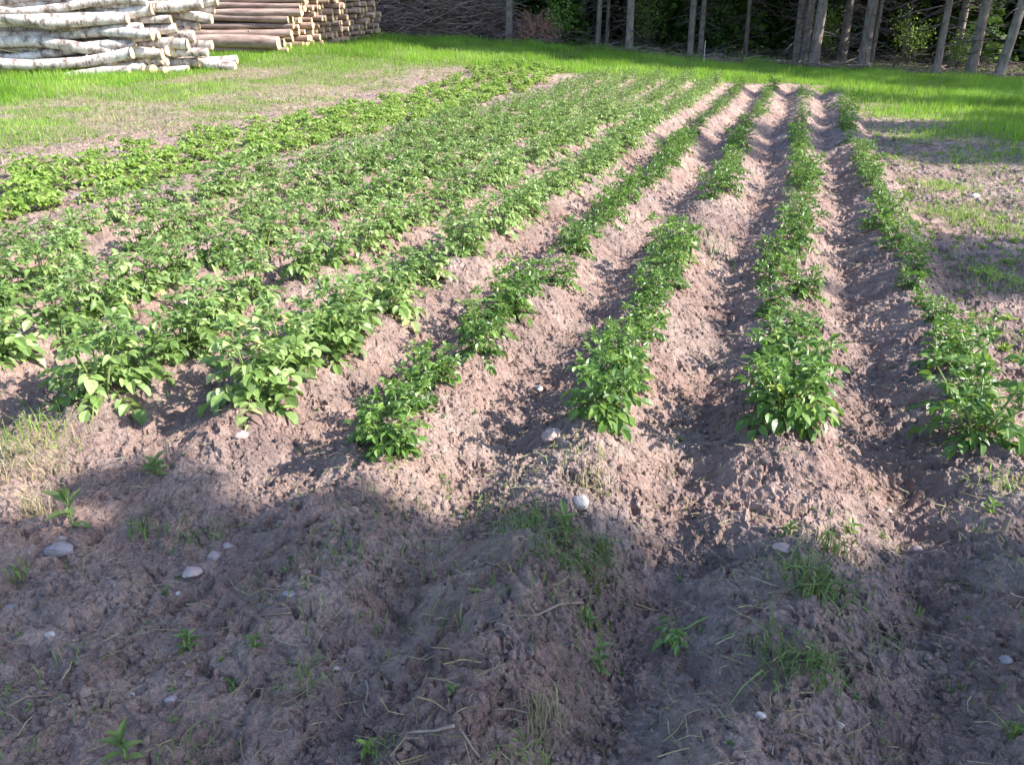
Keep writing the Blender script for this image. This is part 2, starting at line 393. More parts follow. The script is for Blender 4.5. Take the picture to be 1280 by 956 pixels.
# long brown pine logs
protos = [make_log('pine_log', r, 6.5, 60+i, M['pbark']) for i, r in enumerate((.075, .10, .12, .19))]
used = set()
for lay in range(13):
    for dep in range(2):
        k = 3 if (lay, dep) == (1, 0) else (lay+dep) % 3
        o = protos[k] if k not in used else copy_tree(protos[k]); used.add(k)
        pos = np.array(pol(350, 27.))+Rv*(rng.uniform(-.2, .15) + .1*lay)+Fv*(dep*.3+.03*lay-(.1 if k == 3 else 0))
        o.location = (pos[0], pos[1], gh(*pol(330, 27.))+.1+lay*.185+(.09 if lay > 1 else 0))
        o.rotation_euler = (rng.uniform(0, 6), rng.uniform(-.012, .02), R(18.7)+R(-8)+rng.uniform(-.03, .03))
        tag(o, f'long brown pine log, {ORD[lay]} layer, {["front", "rear"][dep]} rank of the middle pile' if k != 3 else 'thickest brown pine log low at the front of the middle pile', 'log', 'long brown logs in the middle pile')
# end-on stack of thin logs
protos = [make_log('stacked_log', r, 3.2, 80+i, M['pbark'], False) for i, r in enumerate((.075, .09, .105))]
used = set()
pa = np.array(pol(362, 28.2)); pb = np.array(pol(478, 31.))
nc = 22
for lay in range(11):
    for c_ in range(nc):
        k = int(rng.integers(3)); o = protos[k] if k not in used else protos[k].copy()
        if k in used: C.objects.link(o)
        used.add(k)
        f_ = (c_+.5*(lay % 2)+rng.uniform(-.12, .12))/nc
        pos = pa+(pb-pa)*f_+Rv*rng.uniform(-.22, .22)
        o.location = (pos[0], pos[1], gh(*pa)*(1-f_)+gh(*pb)*f_+.07+lay*.172+rng.uniform(-.015, .015))
        o.rotation_euler = (rng.uniform(0, 6), 0, R(18.7)-R(rng.uniform(4, 18)))
        tag(o, f'thin cut log in the end-on stack, {ORD[lay]} layer, number {c_+1} from the stack\'s left edge', 'log', 'thin logs stacked with their ends showing')

# ------------------------------------------------------------------ trees
def cards(n, ctr, rad, size, rs, fn=None):
    """n leaf faces spread through an ellipsoid"""
    v = rs.normal(size=(n, 3)); v /= np.linalg.norm(v, axis=1)[:, None]
    c = np.asarray(ctr)+v*(rs.random(n)**.45)[:, None]*np.asarray(rad)
    return leafquads(c, size*rs.uniform(.6, 1.3, n), rs)
def leafquads(c, size, rs, flat=1.0):
    n = len(c)
    a = rs.normal(size=(n, 3)); a[:, 2] *= flat; a /= np.linalg.norm(a, axis=1)[:, None]
    b = np.cross(a, rs.normal(size=(n, 3))); b /= np.linalg.norm(b, axis=1)[:, None]
    s_ = np.asarray(size)[:, None]
    v = np.stack([c-a*s_*.5, c+b*s_*.3, c+a*s_*.5, c-b*s_*.3], 1).reshape(-1, 3)
    f = np.arange(4*n).reshape(-1, 4)
    return v, f, np.repeat(rs.uniform(.1, .9, n), 4)
def spruce(name, H, r0, seed, low=3.2, ncard=5000, crownr=2.0, twigs=40, lean=(0, 0)):
    rs = np.random.default_rng(seed)
    root = bpy.data.objects.new(name, None); C.objects.link(root)
    zs = np.array([-.3, 0, .25, .8, 2, 4, 7, 10, H*.85, H]); zs = zs[zs <= H]
    cx = .03*np.sin(zs*.7+seed)+lean[0]*zs; cy = .03*np.cos(zs*.6+seed)+lean[1]*zs
    rad = .80*r0*np.array([1.6, 1.4, 1.12, 1., .95, .85, .68, .5, .25, .04][:len(zs)])
    b = MB(); b.tube(np.stack([cx, cy, zs], -1), rad, 12)
    link('trunk', b.mesh('trunk', M['bark'], True), root)
    b = MB()
    for i in range(twigs):
        z = rs.uniform(.5, 4.5); a = rs.uniform(0, 2*PI); L = rs.uniform(.3, 1.5)
        p0 = np.array([np.interp(z, zs, cx), np.interp(z, zs, cy), z]); d = np.array([math.cos(a), math.sin(a), rs.uniform(-.35, .15)])
        p1 = p0+d*L*.5; p2 = p0+d*L+np.array([0, 0, -.1*L+rs.uniform(-.05, .1)])
        b.tube([p0, p1, p2], [.016, .011, .004], 4, cap=False)
        for q in range(3):
            f_ = rs.uniform(.3, .9); s0 = p0+(p2-p0)*f_; sd = d+rs.normal(size=3)*.6
            b.tube([s0, s0+sd*L*.25], [.006, .003], 3, cap=False)
    link('dead_branches', b.mesh('dead_branches', M['twig']), root)
    # drooping whorled boughs
    n = ncard; tz = rs.random(n)**1.1; z = low+(H-low)*tz
    rmax = crownr*(1-tz)**.8+.15
    wh = np.floor(z/.45); a = (np.floor(rs.random(n)*7)+_h(wh, wh*0, seed))/7*2*PI+rs.normal(0, .12, n)
    f_ = rs.random(n)**.6; rr_ = rmax*f_
    zz = (wh+.5)*.45-.30*rr_+rs.normal(0, .08, n)
    c = np.stack([np.interp(zz, zs, cx)+rr_*np.cos(a), np.interp(zz, zs, cy)+rr_*np.sin(a), zz], -1)
    v, f, tt = leafquads(c, rs.uniform(.25, .5, n), rs, .45)
    b = MB(); b.add(v, [f], tt); link('crown', b.mesh('crown', M['needle']), root)
    return root
tall = [spruce('spruce_tree', 15+i, .15+.02*i, 100+i, 3.8+.5*i, 1500, 1.5, 28) for i in range(4)]
tall += [spruce('spruce_tree', 16, .14, 140, 4., 4000, 2., 50, (.10, .02)), spruce('spruce_tree', 14, .08, 141, 4., 2500, 1.5, 60)]
young = [spruce('young_spruce', 6+i, .06, 120+i, .25, 3200, 1.5, 4) for i in range(3)]
used = set()
def put(lst, k, xy, label, cat='tree', group=None, sc=1., rz=None):
    r0 = lst[k]; key = id(lst)+k
    o = r0 if key not in used else copy_tree(r0); used.add(key)
    o.location = (xy[0], xy[1], gh(*xy)-.03); o.scale = (sc,)*3
    o.rotation_euler = (0, 0, random.uniform(0, 6.28) if rz is None else rz)
    return tag(o, label, cat, group)
EDGE = [(637, 31.5, 1, .95, 'straight spruce trunk standing alone between the slash heap and the reddish bush'),
        (749, 31, 0, .75, 'leftmost trunk of the close pair of spruces right of the reddish bush'),
        (760, 32, 5, 1., 'slim second trunk of the close pair right of the reddish bush'),
        (787, 30, 2, .85, 'brown thicker spruce trunk just right of the close pair'),
        (866, 30.5, 1, .8, 'grey trunk at the left of two forest edge spruces behind the white marker stick'),
        (879, 31.5, 0, .8, 'right trunk of two forest edge spruces behind the white marker stick'),
        (935, 33, 5, 1.2, 'thin dark trunk in the gap between two forest edge groups'),
        (1000, 30.5, 0, .9, 'left trunk of the tight cluster of three grey spruces'),
        (1011, 30, 1, .85, 'middle trunk of the tight cluster of three grey spruces'),
        (1024, 29.4, 3, .95, 'pale thick right trunk of the tight cluster of three grey spruces'),
        (1062, 33, 5, 1.1, 'thin dark spruce between the grey cluster and the reddish brown trunk'),
        (1086, 29, 2, 1.05, 'reddish brown spruce trunk with a wide foot right of the grey cluster'),
        (1097, 31, 5, 1., 'slim pale trunk touching the reddish brown spruce'),
        (1184, 28.8, 5, 1.5, 'slim sunlit spruce trunk covered in bare twigs'),
        (1228, 28.6, 0, 1.1, 'spruce trunk with many dead side branches near the leaning one'),
        (1262, 28., 4, 1.15, 'leaning blue grey spruce trunk at the right end of the forest edge')]
for px, d, k, sc, lb in EDGE:
    put(tall, k, pol(px, d), lb, group='spruces along the forest edge', sc=sc, rz=(-.4 if k == 4 else None))
for i in range(84):
    for _ in range(40):
        px = random.uniform(330, 1420); d = random.uniform(32.5, 52)
        if px < 560 and d < 37: continue
        break
    put(tall, random.choice([0, 1, 2, 3, 5]), pol(px, d), 'spruce trunk standing deep in the dark forest behind the edge trees', group='spruces deep in the forest', sc=random.uniform(.7, 1.15))
for i in range(46):
    px = random.uniform(420, 1400); d = random.uniform(35, 50)
    put(young, random.randrange(3), pol(px, d), 'small dark green spruce with low boughs in the forest shade', group='young spruces under the forest', sc=random.uniform(.6, 1.0))
put(young, 0, pol(708, 32.5), 'small fresh green spruce with low boughs beside the reddish bush', sc=.62)
for px, d, h_, lb in [(812, 33.5, 1.9, 'sunlit-coloured leafy shrub between the reddish bush and the close pair of trunks'), (905, 35, 2.3, 'pale green leafy shrub deep between edge trunks behind the marker stick'), (700, 31.8, 1.3, 'low fresh green leafy shrub right beside the reddish bush'),
                      (1145, 34, 1.6, 'leafy shrub in the gap right of the wide-footed spruce'), (1207, 33, 1.2, 'low leafy shrub behind the slim twiggy spruce'), (1040, 34.5, 1.7, 'leafy shrub behind the cluster of three grey spruces'), (838, 36, 2.6, 'tall thin leafy shrub in the dark left of the marker stick')]:
    rs = np.random.default_rng(int(px)); xy = pol(px, d); root = bpy.data.objects.new('leafy_shrub', None); C.objects.link(root); root.location = (*xy, gh(*xy))
    b = MB(); L = MB()
    for q in range(9):
        a = rs.uniform(0, 6.28); d_ = np.array([math.cos(a)*.35, math.sin(a)*.35, 1.])*h_*rs.uniform(.6, 1.1); b.tube([(0, 0, 0), d_*.5+rs.normal(size=3)*.05, d_], [.02, .014, .005], 4, cap=False)
        v, f, tt = leafquads(d_*rs.uniform(.35, 1.05, (110, 1))+rs.normal(size=(110, 3))*.13*h_, rs.uniform(.05, .12, 110), rs); L.add(v, [f], tt)
    link('stems', b.mesh('shrub_stems', M['twig']), root); link('leaves', L.mesh('shrub_leaves', M['bright']), root)  # bright leaf colour stands in for sunlight that doesn't reach these shrubs
    tag(root, lb, 'shrub')
# far wood behind
rs = np.random.default_rng(5); n = 26000
aa = np.radians(rs.uniform(-62, 40, n)); dd = rs.uniform(54, 66, n)
c = np.stack([dd*np.sin(aa), dd*np.cos(aa), rs.random(n)*11], -1)
v, f, tt = leafquads(c, rs.uniform(.7, 1.6, n), rs)
b = MB(); b.add(v, [f], tt)
tag(link('distant_forest', b.mesh('distant_forest', M['needle'])), 'dark mass of forest foliage behind the spruce trunks', 'forest', kind='stuff')
# forest floor litter
b = MB(); n = 900
for i in range(n):
    xy = np.array(pol(rs.uniform(470, 1340), rs.uniform(30., 36))); L = rs.uniform(.3, 1.6); a = rs.uniform(0, 6.28)
    z = float(macro(*xy)[0])+rs.uniform(0, .25)
    p0 = np.array([*xy, z]); d = np.array([math.cos(a), math.sin(a), rs.uniform(-.15, .5)])
    b.tube([p0, p0+d*L*.5, p0+d*L+[0, 0, -.1*L]], [.012, .009, .004], 3, cap=False)
tag(link('forest_litter', b.mesh('forest_litter', M['twig'])), 'fallen dead branches and twigs on the forest floor', 'fallen twigs', kind='stuff')
b = MB(); n = 420
for i in range(n):
    px = rs.uniform(730, 1290); xy = np.array(pol(px, rs.uniform(29.2, 31.) - (px-730)/560*1.6)); L = rs.uniform(.15, .7); a = rs.uniform(0, 6.28)
    z = float(macro(*xy)[0])+rs.uniform(0.02, .16); p0 = np.array([*xy, z]); d = np.array([math.cos(a), math.sin(a), rs.uniform(-.1, .35)])
    b.tube([p0, p0+d*L*.5, p0+d*L+[0, 0, -.06*L]], [.018, .016, .008], 4, cap=False)
tag(link('pale_debris', b.mesh('pale_debris', M['oldwood'])), 'pale broken branches lying along the forest edge', 'broken branches', kind='stuff')
# slash heap: tangle of bare brush
b = MB(); c0 = np.array(pol(545, 33.5))
for i in range(2200):
    q = rs.normal(size=2)*[2.3, .8]; xy = c0+Rv*q[0]+Fv*q[1]
    hm = 2.6*math.exp(-(q[0]/2.9)**2)*math.exp(-(q[1]/1.4)**2)+.3
    z = float(macro(*xy)[0])+rs.random()*hm; L = rs.uniform(.4, 1.5); a = rs.uniform(0, 6.28)
    d = np.array([math.cos(a), math.sin(a), rs.uniform(-.3, .35)]); p0 = np.array([*xy, z])
    b.tube([p0, p0+d*L*.5+rs.normal(size=3)*.05, p0+d*L+[0, 0, -.12*L]], [.018, .012, .004], 3, cap=False)
tag(link('brushwood_heap', b.mesh('brushwood_heap', M['slash'])), 'dark tangled heap of bare branches between log stack and lone trunk', 'brushwood', kind='stuff')
b = MB(); c0 = np.array(pol(670, 31.8))
z0 = gh(*c0)
for i in range(420):
    a = rs.uniform(0, 6.28); L = rs.uniform(.6, 1.3); e = rs.uniform(.1, 1.3)
    d = np.array([math.cos(a)*math.cos(e)*1.0, math.sin(a)*math.cos(e), math.sin(e)]); p0 = np.array([rs.normal()*.1, rs.normal()*.1, 0])
    p2 = p0+d*L; b.tube([p0, p0+d*L*.5+rs.normal(size=3)*.04, p2], [.010, .007, .003], 3, cap=False)
    v, f, tt = leafquads(p0+d*L*rs.uniform(.4, 1, (14, 1))+rs.normal(size=(14, 3))*.05, rs.uniform(.03, .08, 14), rs); b.add(v, [f], tt)
tag(link('withered_bush', b.mesh('withered_bush', M['redbrush']), loc=(*c0, z0)), 'round reddish brown withered bush beside the lone spruce trunk', 'bush')

# trees beyond the right side of the plot, whose crowns shade the field
def shade_tree(trunk_xy, clumps, label, seed, leaf=.11, H=None):
    """clumps: (x, y, z, radius, density)"""
    rs = np.random.default_rng(seed)
    root = bpy.data.objects.new('alder_tree', None); C.objects.link(root)
    z0 = gh(*trunk_xy); root.location = (*trunk_xy, z0)
    o_ = np.array([*trunk_xy, z0]); top = max(c[2] for c in clumps)
    b = MB(); ctr = np.mean([c[:3] for c in clumps], 0)-o_
    tp = np.array([ctr[0]*.5, ctr[1]*.5, top*.9])
    pts = [np.array([0, 0, -.3]), np.array([0, 0, 0.]), tp*.3+[0, 0, 0], tp*.6, tp]
    b.tube(pts, [.24, .2, .16, .11, .04], 10)
    L = MB()
    for (x, y, z, r, dn) in clumps:
        c = np.array([x, y, z])-o_
        h = max(.25, min(.95, (c[2]-1.5)/tp[2])); s0 = tp*h
        b.tube([s0, (s0+c)/2+[0, 0, .3], c], [.06, .035, .012], 6, cap=False)
        n = int(dn*r*r*PI/(leaf*leaf*.3)*4.0)
        v, f, tt = cards(n, c, (r, r, r*.8), leaf, rs); L.add(v, [f], tt)
    link('trunk', b.mesh('trunk', M['bark'], True), root)
    link('crown', L.mesh('crown', M['treeleaf']), root)
    return tag(root, label, 'tree')
def cl(px, py, r, t, dn=1.):
    x, y = at(px, py); p_ = np.array([x, y, .05])+SD*t
    return (*p_, r, dn)
def clg(x, y, r, t, dn=1.):
    p_ = np.array([x, y, .05])+SD*t
    return (*p_, r, dn)
SH = dict(
 near=[cl(330, 720, .42, 10), cl(480, 732, .45, 10.5), cl(600, 702, .30, 9.5), cl(620, 812, .5, 11), cl(430, 840, .4, 10), cl(250, 780, .4, 9.5, .8),
       cl(150, 800, .35, 10, .7), cl(60, 770, .4, 11, .8), cl(170, 605, .17, 9, .9), cl(230, 640, .2, 9, .9), cl(90, 700, .14, 9, .7), cl(700, 732, .3, 10), cl(800, 772, .38, 10.5), cl(760, 850, .3, 10, .6),
       cl(920, 762, .25, 9.5), cl(980, 800, .45, 11), cl(930, 900, .35, 10, .7), cl(330, 930, .35, 9.5, .6), cl(560, 920, .3, 9.5, .6), cl(120, 930, .35, 10, .6), cl(-120, 800, .6, 10.5), cl(-100, 940, .5, 10.5)],
 right=[cl(1190, 800, .32, 10.5), cl(1260, 772, .3, 10), cl(1100, 880, .35, 10.5), cl(1240, 900, .35, 11), cl(1060, 772, .12, 9, .8), cl(1130, 722, .1, 9, .7), cl(1400, 860, .5, 11), cl(1400, 752, .4, 11), cl(1000, 722, .14, 9, .8)],
)
shade_tree((8.2, 3.0), SH['near'], 'broad leafy alder beside the field that shades the bare headland', 301)
shade_tree((9.2, 4.2), SH['right'], 'narrow leafy alder next to the field shading the ridge ends', 302)
shade_tree((12.5, 8.5), [cl(1240, 335, .6, 14), cl(1200, 350, .35, 14), cl(1290, 325, .7, 15), cl(1160, 350, .25, 14, .8), cl(1100, 350, .16, 14, .7), cl(1020, 352, .12, 13, .6), cl(1400, 350, .8, 15), cl(1180, 330, .25, 14, .8)], 'young leafy alder beside the right edge of the field', 303)
far_ = []
for (px, py, r) in [(1250, 195, .9), (1180, 185, .9), (1110, 180, .8), (1050, 175, .6), (980, 180, .5), (925, 182, .45), (880, 180, .4), (1240, 160, 1.), (1160, 160, .9), (1080, 155, .8), (1010, 158, .6), (950, 160, .45), (1320, 180, 1.2), (1400, 170, 1.5), (860, 165, .35), (1290, 150, 1.)]:
    far_.append(cl(px, py, r*.95, 17+random.uniform(-1, 1), .9))
shade_tree((16.0, 16.5), far_, 'tall spreading alder beyond the far right corner of the field', 304, .16)
lawnc = [clg(x, y, r*1.15, 18+random.uniform(-1, 1), .8) for x, y, r in [(.8, 19.2, .8), (2.6, 19, .9), (4.3, 18.6, 1.), (-.8, 19.4, .5), (2.2, 23.4, .9), (3.8, 22.5, 1.1), (5.4, 21.5, 1.2), (.6, 24.6, .8), (-1.4, 25.8, .7), (-3.2, 26.8, .7), (1.5, 26.5, 1.), (3.5, 25.5, 1.2), (5.5, 24.5, 1.2), (-.5, 28, .9), (2, 28.6, 1.1), (4.5, 28, 1.2), (6.5, 26.5, 1.3), (-3, 29, .7)]]
shade_tree((17.5, 22.5), lawnc, 'tall alder by the forest that shades the lawn', 305, .17)

# ------------------------------------------------------------------ leaves of crop plants
def leaflet_template(lod):
    if lod == 0: st = [(0, 0), (.14, .55), (.38, .98), (.62, .92), (.85, .50), (1, 0)]
    elif lod == 1: st = [(0, 0), (.35, 1.), (.72, .7), (1, 0)]
    else: st = [(0, 0), (.45, 1.), (1, 0)]
    vs = [(0, 0, 0)]; 
    for tt, wd in st[1:-1]:
        z = -.28*tt*tt
        for s_ in (-1, 0, 1): vs.append((s_*wd, tt, z+(.17*wd if s_ else 0)))
    vs.append((0, 1, -.28)); n = len(st)-2; tri = []; qd = []
    tri += [(0, 2, 1), (0, 3, 2)]
    for i in range(n-1):
        a = 1+3*i; qd += [(a, a+1, a+4, a+3), (a+1, a+2, a+5, a+4)]
    a = 1+3*(n-1); L = len(vs)-1; tri += [(a, a+1, L), (a+1, a+2, L)]
    return np.array(vs, float), np.array(tri), (np.array(qd) if qd else None)
LT = [leaflet_template(i) for i in range(3)]
def nrm(v): return v/(np.linalg.norm(v)+1e-9)
def leaflet(mb, o, d, up, L, W, rs, lod=0, tint=None, mi=0):
    d = nrm(d); s_ = nrm(np.cross(d, up)); u = np.cross(s_, d)
    T, tri, qd = LT[lod]
    v = o+T[:, :1]*s_*W*.5+T[:, 1:2]*d*L+T[:, 2:3]*u*L*rs.uniform(.5, 1.5)
    fs = [tri] if qd is None else [tri, qd]
    mb.add(v, fs, rs.uniform(.15, .85) if tint is None else tint, mi)
def compound(mb, base, d, length, droop, rs, lod, wr=.62, pairs=3, mi=0, sm=None, smi=0):
    d = nrm(d); tint = rs.uniform(.15, .75) if rs.random() > .002 else 1.1
    P = lambda t: base+d*length*t+np.array([0, 0, -1.])*droop*length*t*t
    T = lambda t: nrm(d+np.array([0, 0, -2.])*droop*t)
    ls = length*.42
    if sm is not None:
        sm.tube([P(0), P(.5), P(1)], [.0022, .0017, .001], 3, cap=False, mi=smi)
    ts = {3: [(.36, .55), (.6, .8), (.82, .95)], 2: [(.45, .7), (.78, .95)], 1: [(.8, .95)]}[pairs]
    side = nrm(np.cross(T(.5), [0, 0, 1.])+1e-6)
    for t_, sz in ts:
        tg = T(t_)
        for q in (-1, 1):
            dd = tg*.55+side*q+rs.normal(size=3)*.16+np.array([0, 0, -.12])
            up = np.array([0, 0, 1.])+rs.normal(size=3)*.3+side*q*-.1
            leaflet(mb, P(t_), dd, up, ls*sz*rs.uniform(.85, 1.15), ls*sz*wr, rs, lod, np.clip(tint+rs.normal()*.14, 0, 1), mi)
    leaflet(mb, P(.97), T(1)+rs.normal(size=3)*.1, np.array([0, 0, 1.])+rs.normal(size=3)*.25, ls*1.2, ls*1.2*wr, rs, lod, np.clip(tint+rs.normal()*.14, 0, 1), mi)
def potato_geo(seed, lod, kind, ns=None):
    """returns foliage builder and a list of stem builders"""
    rs = np.random.default_rng(seed); fol = MB(); stems = []
    ns = ns or int(rs.integers(5, 8) if kind == 'r' else rs.integers(5, 7)); H = .27 if kind == 'r' else .29
    wr = .58 if kind == 'r' else .66
    for s_ in range(ns):
        a = 2*PI*s_/ns+rs.normal()*.3; lean = rs.uniform(.12, .42) if kind == 'r' else rs.uniform(.08, .32); L = H*rs.uniform(.75, 1.1)
        b0 = np.array([math.cos(a), math.sin(a), 0])*rs.uniform(.01, .04)
        out_ = np.array([math.cos(a)*lean, math.sin(a)*lean, 1.]); out_ = nrm(out_)
        C_ = lambda t: b0+out_*L*t+np.array([math.cos(a), math.sin(a), -.35])*.05*t*t
        sb = MB(); sb.tube([C_(-.08), C_(.25), C_(.5), C_(.75), C_(1)], [.0065, .006, .005, .004, .0025], 5 if lod == 0 else 3, rs.uniform(.3, .8))
        nl = 10 if lod == 0 else 9
        for i in range(nl):
            t_ = .15+.85*i/(nl-1); ang = a+i*2.4+rs.normal()*.3
            el = .1+1.0*t_**1.4+rs.normal()*.15
            d = np.array([math.cos(ang)*math.cos(el), math.sin(ang)*math.cos(el), math.sin(el)])
            ln = (.150-.055*t_)*rs.uniform(.8, 1.2)*(1.08 if kind == 'l' else 1)
            compound(fol, C_(t_), d, ln, rs.uniform(.25, .55), rs, lod, wr, 3 if (lod < 2 and t_ < .9) else 2, sm=sb if lod == 0 else None)
        for q in range(4):   # erect young leaves at the tip
            d = np.array([rs.normal()*.4, rs.normal()*.4, 1.])
            compound(fol, C_(1), d, .085, .3, rs, max(lod, 1), wr, 2)
        stems.append(sb)
    return fol, stems
def merge(fol, stems):
    for sb in stems:
        for V, T in zip(sb.V, sb.T): pass
        base = fol.n
        fol.V += sb.V; fol.T += sb.T; fol.n += sb.n
        fol.F += [f+base for f in sb.F]; fol.M += [m_+1 for m_ in sb.M]
    return fol
def potato_parts(seed, kind):
    fol, stems = potato_geo(seed, 0, kind)
    root = bpy.data.objects.new('potato_plant', None); C.objects.link(root)
    link('foliage', fol.mesh('potato_foliage', M['potato_'+kind]), root)
    for sb in stems: link('stem', sb.mesh('potato_stem', M['stem'], True), root)
    return root
near_p = {k: [potato_parts(500+i+(50 if k == 'l' else 0), k) for i in range(5)] for k in 'rl'}
mid_m = {k: [merge(*potato_geo(600+i+(50 if k == 'l' else 0), 1, k)).mesh('potato_plant', [M['potato_'+k], M['stem']]) for i in range(6)] for k in 'rl'}
far_g = {k: [merge(*potato_geo(700+i+(50 if k == 'l' else 0), 2, k, 4)) for i in range(4)] for k in 'rl'}
used = set()
rown = ['first', 'second', 'third', 'fourth', 'fifth', 'sixth', 'seventh', 'eighth', 'ninth']
def onum(n):
    w_ = ['first', 'second', 'third', 'fourth', 'fifth', 'sixth', 'seventh', 'eighth', 'ninth', 'tenth', 'eleventh', 'twelfth']
    return w_[n-1] if n <= 12 else f'{n}' + ('th' if 10 < n % 100 < 14 else {1: 'st', 2: 'nd', 3: 'rd'}.get(n % 10, 'th'))
plants = []
for r_, X in enumerate(ROW_X):
    y = ROW_Y0[r_]; i = 0; rs = np.random.default_rng(900+r_)
    while y < ROW_Y1[r_]:
        kind = 'r' if r_ < 4 else 'l'
        sc = rs.uniform(.50, .80) if kind == 'r' else rs.uniform(.66, .92)
        gap = False
        if r_ == 2: gap = 5.5 < y < 6.8 or 11.6 < y < 12.3
        if kind == 'r' and i > 1 and rs.random() < (.02 if r_ == 3 else .04): gap = True
        if kind == 'r' and i > 2 and y < 12: sc *= .92+.2*math.sin(y*2.3+r_*1.7)
        if kind == 'l' and i > 3 and rs.random() < .05: gap = True
        if i == 0: sc = {'r': .82, 'l': 1.}[kind]
        if r_ == 3 and i < 2: sc = (.72, .55)[i]
        if kind == 'l' and y < 3.4: sc = max(sc, .88)
        if r_ == 3 and i > 1: sc = max(sc, .58)
        if r_ == 1 and i < 2: sc = .84
        if r_ == 0 and i == 0: sc = .95
        if r_ < 4 and y > 12: sc *= rs.uniform(.7, 1.15)
        if r_ < 4 and y > 11 and rs.random() < .25: gap = True
        x = X+float(wob(y))+rs.normal()*.035
        ang = math.degrees(math.atan2(x, y))
        if not gap and -56 < ang < 16:
            plants.append([math.hypot(x, y), x, y, sc, kind, r_, i])
            i += 1
        y += (.30 if kind == 'r' else .29)*rs.uniform(.85, 1.15)
plants.sort(key=lambda p: p[0])
rest = MB()
cnt_near = 0
look = {'r': ['dark green', 'bushy dark green', 'upright dark green', 'spreading dark green', 'glossy dark green'], 'l': ['pale green', 'broad-leaved pale green', 'bushy pale green', 'loose pale green', 'spreading pale green']}
zz_ = ground_h([p[1] for p in plants], [p[2] for p in plants])
for n, (d, x, y, sc, kind, r_, i) in enumerate(plants):
    z = float(zz_[n])-.02
    if n < 290:
        lab = f'{look[kind][(i+r_) % 5]} potato plant, {onum(i+1)} from the near end of {rown[r_]} row from right'
        if d < 5.2:
            k = int(rng.integers(5)); key = (kind, k)
            o = near_p[kind][k] if key not in used else copy_tree(near_p[kind][k]); used.add(key)
        else:
            o = link('potato_plant', mid_m[kind][int(rng.integers(6))])
        o.location = (x, y, z); o.rotation_euler = (rng.normal()*.05, rng.normal()*.05, rng.uniform(0, 6.28)); o.scale = (sc*rng.uniform(.92, 1.08), sc, sc*rng.uniform(.85, 1.08))
        tag(o, lab, 'potato plant', 'potato plants growing along the ridges')
    else:
        src = far_g[kind][int(rng.integers(4))]; a = rng.uniform(0, 6.28); c_, s_ = math.cos(a), math.sin(a)
        V = np.concatenate(src.V)*sc; V = np.stack([V[:, 0]*c_-V[:, 1]*s_+x, V[:, 0]*s_+V[:, 1]*c_+y, V[:, 2]+z], -1)
        base = rest.n
        rest.V.append(V.astype(np.float32)); rest.T.append(np.clip(np.concatenate(src.T)+rng.normal()*.08, 0, 1)); rest.n += len(V)
        rest.F += [f+base for f in src.F]; rest.M += [np.where(m_ == 0, 2, m_) for m_ in src.M] if kind == 'l' else src.M
for kd in 'rl':
    for k in range(5):
        if (kd, k) not in used:
            for ch in list(near_p[kd][k].children): bpy.data.objects.remove(ch)
            bpy.data.objects.remove(near_p[kd][k])
# kinds differ in the far mass only by the leaf material slot
tag(link('far_potato_foliage', rest.mesh('far_potato_foliage', [M['potato_r'], M['stem'], M['potato_l']])), 'merging potato foliage on the far ends of the ridges', 'potato plants', kind='stuff')
print('potato plants', len(plants))

# bright band of low broad-leaved crop
def low_geo(seed):
    rs = np.random.default_rng(seed); b = MB()
    for i in range(26):
        a = rs.uniform(0, 6.28); e = rs.uniform(.35, 1.3); L = rs.uniform(.10, .2)
        d = np.array([math.cos(a)*math.cos(e), math.sin(a)*math.cos(e), math.sin(e)]); p0 = np.array([rs.normal()*.03, rs.normal()*.03, 0]); p1 = p0+d*L
        b.tube([p0, p1], [.003, .002], 3, cap=False, tint=.4)
        for q in (-1, 0, 1):
            aa_ = a+q*1.2; leaflet(b, p1, np.array([math.cos(aa_), math.sin(aa_), rs.uniform(-.3, .3)]), np.array([0, 0, 1.])+rs.normal(size=3)*.35, rs.uniform(.05, .08), rs.uniform(.035, .055), rs, 1)
    return b
low_m = [low_geo(1000+i).mesh('bean_plant', M['bright']) for i in range(6)]
lp = []
for r_, X in enumerate((-6.15, -6.75, -7.35, -7.95)):
    y = 2.5; i = 0
    while y < 22.5:
        x = X+rng.normal()*.09; ang = math.degrees(math.atan2(x, y))
        y += rng.uniform(.19, .29) if r_ < 3 else rng.uniform(.25, .6)
        if ang < -57: continue
        i += 1; lp.append((math.hypot(x, y), x, y, r_, i))
lp.sort()
lz = ground_h([p[1] for p in lp], [p[2] for p in lp])
bn = ['nearest the potatoes', 'second from the potatoes', 'third from the potatoes', 'outermost beside the bare strip']
blabel = lambda r_, i: f'bright green bean plant, {onum(i)} along the bean row {bn[r_]}'
rb = MB()
for n, (d, x, y, r_, i) in enumerate(lp):
    sc = rng.uniform(.65, 1.2)
    if n < 270:
        o = link('bean_plant', low_m[int(rng.integers(6))], loc=(x, y, float(lz[n])-.01), rz=rng.uniform(0, 6.28), sc=sc)
        tag(o, blabel(r_, i), 'bean plant', 'low bright green bean plants in the left band')
    else:
        src = low_geo(1000+int(rng.integers(6))); V = np.concatenate(src.V)*sc; a = rng.uniform(0, 6.28); c_, s_ = math.cos(a), math.sin(a)
        V = np.stack([V[:, 0]*c_-V[:, 1]*s_+x, V[:, 0]*s_+V[:, 1]*c_+y, V[:, 2]+float(lz[n])], -1)
        base = rb.n; rb.V.append(V.astype(np.float32)); rb.T.append(np.concatenate(src.T)); rb.n += len(V); rb.F += [f+base for f in src.F]; rb.M += src.M
if rb.n: tag(link('far_bean_foliage', rb.mesh('far_bean_foliage', M['bright'])), 'bright green bean foliage merging at the far end of the band', 'bean plants', kind='stuff')
print('beans', len(lp))

